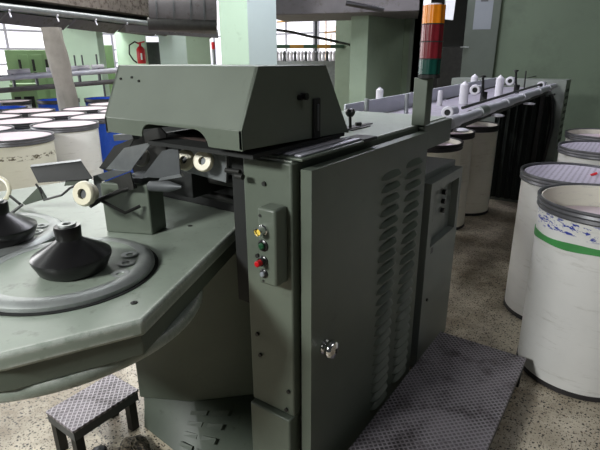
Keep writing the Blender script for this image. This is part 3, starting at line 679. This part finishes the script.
for j in range(0, 11):
    for i in range(-4, 10):
        if j == 0 and i in (0, 1): continue
        ii = i+(.5 if j % 2 else 0); p = o0+u_*(ii*.68+(.13 if i > 0 and j == 0 else 0))+v_*(j*.63)
        d = Vector((p.x, p.y, .93))-EYE
        if d.dot(fw) < .5: continue
        x = 300+F*d.dot(rt)/d.dot(fw)
        if x < -45 or x > (175 if j == 0 else 150): continue
        k = rr.random()
        if (p-tarp_xy).length < .6 or p.length > 9.4: continue
        src = wd if (i, j) in ((3, 3), (1, 4), (-1, 3), (4, 6), (2, 6), (1, 8)) else (wc if ((i, j) in blue_first) else we)
        if j > 1 and src is we and k < .05: src = wd
        if src not in used: used.add(src); o_ = src
        else: o_ = copy_tree(src)
        o_.location = (p.x, p.y, 0); cnt += 1; rows.setdefault(j, []).append((x, o_, src))
ORD = ('first', 'second', 'third', 'fourth', 'fifth', 'sixth', 'seventh', 'eighth', 'ninth', 'tenth', 'eleventh', 'twelfth')
for j, L in rows.items():
    for k, (x, o_, src) in enumerate(sorted(L, key=lambda q: q[0])):
        kind = 'pale-lidded blue can' if src is wc else ('blue-lined open can' if src is wd else 'pinkish-lidded white can')
        o_['label'] = kind+' in the '+(ORD[j]+' file behind' if j else 'same file as')+' the speckled can, '+ORD[k]+' from left'
for s_ in (wc, wd, we):
    if s_ not in used: s_.location = (-8, 8, 0)

# ================================================================ far creel over the cans
fc = thing('creel', PD(20, 75, 9.2), 'pale pipe creel with rollers above the crowd of cans at far left', 'creel')
A, B = PD(-50, 81.5, 9.9), PD(145, 68.5, 10.6)
dAB = B-A
fc.location = (A.x, A.y, 0)
MB().cyl(A, A+dAB, .05, 16).build('rail_pipe', 'alu', fc)
A2 = A+Vector((0, 0, -.2)); MB().tube([A2, A2+dAB], .045).build('lower_rail', 'duct', fc)
for k in range(9):
    t_ = (k+.5)/9; p = A+dAB*t_
    MB().box(p.x-.02, p.x+.02, p.y-.02, p.y+.02, p.z-.16, p.z+.06).build('bracket', 'slate', fc)
for t_ in (.29, .33, .48, .52, .60, .64, .72):
    p = A+dAB*t_+Vector((0, 0, .09)); n_ = Vector((dAB.y, -dAB.x, 0)).normalized()
    MB().cyl(p-dAB.normalized()*.11, p+dAB.normalized()*.11, .04, 14).build('roller', 'white', fc)
    if t_ > .5: MB().cyl(p, p+Vector((0, 0, .22)), .015, 8).build('pin', 'slate', fc)
for t_ in (.02, .74, .80): p = A2+dAB*t_; MB().cyl((p.x, p.y, 0), (p.x, p.y, p.z), .02, 10).build('post', 'slate', fc)
# far green machines
def far_box(px0, px1, pyt, d, mat, name, label, cat, depth=1.2, hole=False):
    a = PD(px0, pyt, d); c = PD(px1, pyt, d); top = (a.z+c.z)/2
    t = thing(name, ((a.x+c.x)/2, (a.y+c.y)/2, 0), label, cat)
    dd_ = Vector((c.x-a.x, c.y-a.y, 0)); nn = Vector((-dd_.y, dd_.x, 0)).normalized()
    if nn.dot(Vector((a.x, a.y, 0))) < 0: nn = -nn
    a.z = 0; MB().prism([a, a+dd_, a+dd_+nn*depth, a+nn*depth], (0, 0, top)).build('machine_case', mat, t, bevel=.01)
    return t, a, dd_, nn, top
t, a, dd_, nn, top = far_box(4, 56, 50, 13, 'farmachine', 'carding_machine', 'green machine cabinet far behind the crowd of cans at left', 'machine')
for f in (.22, .48, .74):
    p = a+dd_*f-nn*.02; MB().prism([p, p+dd_*.2, p+dd_*.2+nn*.015, p+nn*.015], (0, 0, top-.1)).build('panel_door', 'farmachine', t, bevel=.005)
    q = a+dd_*(f+.03)-nn*.04; MB().box(q.x-.02, q.x+.02, q.y-.02, q.y+.02, top-.45, top-.2).build('handle', 'rubber', t)
t, a, dd_, nn, top = far_box(9, 36, 84, 11.8, 'farmachine', 'machine_drive_box', 'low green drive box with black openings behind the cans at left', 'machine', .5)
for f in (.1, .45, .6):
    p = a+dd_*f-nn*.01; MB().prism([p, p+dd_*.25, p+dd_*.25+nn*.009, p+nn*.009], (0, 0, top-.25)).build('opening', 'rubber', t)
t, a, dd_, nn, top = far_box(98, 112, 45, 14, 'farmachine', 'carding_machine', 'narrow green machine end seen between the mint pillars', 'machine')
# tarp wrapped post
tw_ = PD(56, 60, 8.2); mb = MB(); n = 18
for j in range(13):
    z_ = j*.168; cx = tw_.x+.10*(1-z_/2.4)*.6; cy = tw_.y+.10*(1-z_/2.4)*.8
    for i in range(n):
        a = 2*PI*i/n; r_ = .13+.02*math.sin(3*a+j*.7)+.012*math.sin(7*a-j); mb.v.append((cx+r_*math.cos(a), cy+r_*math.sin(a), z_))
for j in range(12):
    for i in range(n): mb.f.append((j*n+i, j*n+(i+1) % n, (j+1)*n+(i+1) % n, (j+1)*n+i))
mb.f += [tuple(range(n))[::-1], tuple(12*n+i for i in range(n))]
tag(mb.build('wrapped_post', 'tarp', smooth=60), 'tall post wrapped in grey tarpaulin left of the mint pillar', 'post')
# fire extinguisher on the mint pillar
e = PY(141, 54, min((tr5.matrix_basis @ Vector(q)).y for q in tr5.bound_box)-.13); t = thing('fire_extinguisher', (e.x, e.y, e.z-.22), 'red fire extinguisher with black hose hanging on the mint pillar', 'fire extinguisher')
MB().lathe([(0, -.22), (.09, -.22), (.1, -.19), (.1, .1), (.06, .16), (.03, .18), (0, .18)], e, n=28).build('cylinder', 'redpaint', t)
q = e+(EYE-e).normalized()*.1; 
MB().box(q.x-.03, q.x+.03, q.y-.01, q.y+.01, q.z-.13, q.z+.02).build('label_plate', 'paper', t)
MB().cyl(e+Vector((0, 0, .18)), e+Vector((0, 0, .26)), .03).cyl(e+Vector((-.05, -.05, .24)), e+Vector((.08, .08, .28)), .015).build('valve', 'redpaint', t)
lft = Vector((-math.cos(AZ), -math.sin(AZ), 0)).normalized()
MB().tube([e+Vector((0, 0, .22)), e+lft*.12+Vector((0, 0, .28)), e+lft*.26+Vector((0, 0, .2)), e+lft*.28+Vector((0, 0, .0)), e+lft*.2+Vector((0, 0, -.14)), e+lft*.12+Vector((0, 0, -.2))], .018).build('hose', 'black', t)
# dark doorway behind the hood
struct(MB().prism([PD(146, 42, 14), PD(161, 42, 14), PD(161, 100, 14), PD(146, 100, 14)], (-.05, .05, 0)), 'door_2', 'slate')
# red-topped post
q = PD(213, 42, 11); tg = thing('marker_post', (q.x, q.y, 0), 'thin grey post with a red top left of the big mint pillar', 'post')
MB().cyl((q.x, q.y, 0), (q.x, q.y, q.z-.14), .035, 12).build('post_shaft', 'galv', tg)
MB().cyl((q.x, q.y, q.z-.14), (q.x, q.y, q.z), .04, 12).build('post_cap', 'redpaint', tg)

# ================================================================ overhead ducts
zd = 2.06
a, c = PZ(-80, 17.5, zd), PZ(222, 40, zd)
d1 = (c-a).normalized(); n1 = Vector((-d1.y, d1.x, 0))
if n1.dot(Vector((a.x, a.y, 0))) < 0: n1 = -n1
t = thing('overhead_duct', a, 'grey rusty overhead duct with hanging bottom plates crossing the top left', 'duct')
LL = (c-a).length
def slab(mb, s0, s1, w0, w1, z0, z1):
    p = [a+d1*s0+n1*w0, a+d1*s1+n1*w0, a+d1*s1+n1*w1, a+d1*s0+n1*w1]; return mb.prism([(q.x, q.y, z0) for q in p], (0, 0, z1-z0))
slab(MB(), 0, LL, .12, 1.9, zd+.38, zd+1.3).build('duct_casing', 'ductrust', t)
slab(MB(), 0, LL, .40, 1.9, zd+.19, zd+.38).build('duct_gap', 'rubber', t)  # dark slab put in for the shade inside the gap
for k in range(6):
    mb = MB(); s0, s1 = LL*k/6, LL*(k+1)/6-.04
    P3 = [a+d1*s0+n1*.30, a+d1*s1+n1*.38, a+d1*s1+n1*.16, a+d1*s0+n1*.12]
    P3 = [Vector((q.x, q.y, zd+h_)) for q, h_ in zip(P3, (.03, .0, .15, .17))]
    mb.prism(P3, n1*.05); mb.build('bottom_plate', 'duct', t)
pp = a+n1*.16; MB().cyl((pp.x, pp.y, zd+.235), tuple(Vector((pp.x, pp.y, zd+.235))+d1*LL), .055, 16).build('duct_pipe', 'galv', t)
for k in range(9):
    q = a+d1*(LL*(k+.5)/9)+n1*.08; MB().tube([(q.x, q.y, zd+.10), (q.x-.03, q.y, zd+.16), (q.x, q.y, zd+.2)], .014, 8).build('hook', 'alu', t)
# machinery hung near the pillar
a2, c2 = PZ(126, 32, 2.05), PZ(218, 38, 2.05); q2 = PZ(222, 20, 2.4)
t2 = thing('hanging_rail', (a2.x, a2.y, a2.z), 'grey rail hanging below the dark duct left of the big mint pillar', 'rail')
dl = (c2-a2); MB().prism([a2, a2+dl, a2+dl+Vector((0, 0, .13)), a2+Vector((0, 0, .13))], (-.1, .12, 0)).build('rail_bar', 'duct', t2)
for f in (.3, .55, .8, .95): p = a2+dl*f; MB().cyl(p+Vector((0, 0, .1)), p+Vector((0, 0, .42)), .03, 8).build('hanger', 'dark', t2)
p = PD(150, 12, 8.5); q = PD(216, 16, 8.5)
t3 = thing('suction_pipe', p, 'dark dirty round suction pipe under the duct left of the big mint pillar', 'pipe')
MB().cyl(p, q, .27, 24).build('pipe_tube', 'duct', t3); 
for f in (.1, .35, .6, .8): MB().cyl(p.lerp(q, f), p.lerp(q, f+.02), .285, 24).build('pipe_flange', 'slate', t3)
MB().cyl(PD(148, 24, 8.3), PD(216, 25, 8.3), .09, 16).build('lower_tube', 'dark', t3)
# right-hand duct
p, q = PD(262, 15.5, 7.0), PD(420, .5, 6.6); 
t4 = thing('ceiling_duct', p, 'plain grey duct underside crossing the top right of the mint pillar', 'duct')
mb = MB(); back = Vector((-.5, 1.2, 0)); mb.prism([p, Vector((q.x, q.y, p.z)), Vector((q.x, q.y, p.z))+back, p+back], (0, 0, .8)); mb.build('duct_casing', 'duct', t4, bevel=.01)
pa, pb = PD(277, 14, 8.3), PD(300, 15, 8.3); MB().cyl(pa, pb, .03, 12).build('black_tube', 'black', t4)
pa, pb = PD(346, 3, 6.4), PD(384, 10, 6.4); MB().tube([pa, pb], .03).build('black_bracket', 'black', t4)

# ================================================================ things by the far window
p, q = PD(276, 46.5, 9.35), PD(344, 46.5, 9.58)
t = thing('striped_pipe', p, 'striped green and orange pipe in front of the bright window', 'pipe')
for k in range(5): MB().cyl(p.lerp(q, k/5), p.lerp(q, (k+.98)/5), .032, 12).build('pipe_section', ('greenpipe', 'orangepipe', 'greenpipe', 'orangepipe', 'greenpipe')[k], t)
pts = [PD(x, y, 9.0) for x, y in ((262, 29), (277, 30), (292, 32), (308, 36), (325, 39), (338, 42))]+[PD(351, 45, 9.62)]
tag(MB().tube(pts, .022).build('sagging_hose', 'black'), 'black hose sagging across the bright window above the striped pipe', 'hose')
p, q = PD(272, 61, 13), PD(336, 61, 13)
t = thing('spindle_bank', (p.x, p.y, 0), 'bank of pale spindles below the bright window', 'machine')
pt = [Vector((p.x, p.y, 0)), Vector((q.x, q.y, 0)), Vector((q.x-.3, q.y+.5, 0)), Vector((p.x-.3, p.y+.5, 0))]
MB().prism(pt, (0, 0, p.z)).build('frame', 'galv', t)
for k in range(18):
    s_ = p.lerp(q, (k+.5)/18); MB().lathe([(.045, 0), (.03, .12), (.045, .2), (.02, .24), (0, .24)], s_, n=10).build('spindle', 'white' if k % 3 else 'slate', t)
p0_ = PD(286, 22, 14.5)
tp_ = thing('stair_railing', (p0_.x, p0_.y, p0_.z), 'faint orange railing lines seen against the bright window', 'railing')
mb = MB()
for x, y0, y1 in ((326, 12, 46), (336, 26, 44), (331, 34, 44)): mb.tube([PD(x, y0, 14.5), PD(x, y1, 14.5)], .015, 6)
mb.tube([PD(324, 33, 14.5), PD(338, 31, 14.5)], .015, 6).tube([PD(277, 22, 14.5), PD(306, 20, 14.5)], .02, 6).tube([PD(306, 20, 14.5), PD(306, 12, 14.5)], .02, 6)
q = PD(326, 46, 14.5); mb.tube([q, (q.x, q.y, 0)], .015, 6)
mb.build('rail_line', 'orangepipe', tp_)
# white paper sheaf by the dark doorway
p = PD(450, 8, 6.9); tag(MB().prism([PD(446, -2, 6.9), PD(456, -2, 6.9), PD(453, 20, 6.9), PD(444, 19, 6.9)], (-.03, .05, 0)).build('paper_sheaf', 'paper'), 'white papers hanging in the dark doorway behind the signal tower', 'paper')
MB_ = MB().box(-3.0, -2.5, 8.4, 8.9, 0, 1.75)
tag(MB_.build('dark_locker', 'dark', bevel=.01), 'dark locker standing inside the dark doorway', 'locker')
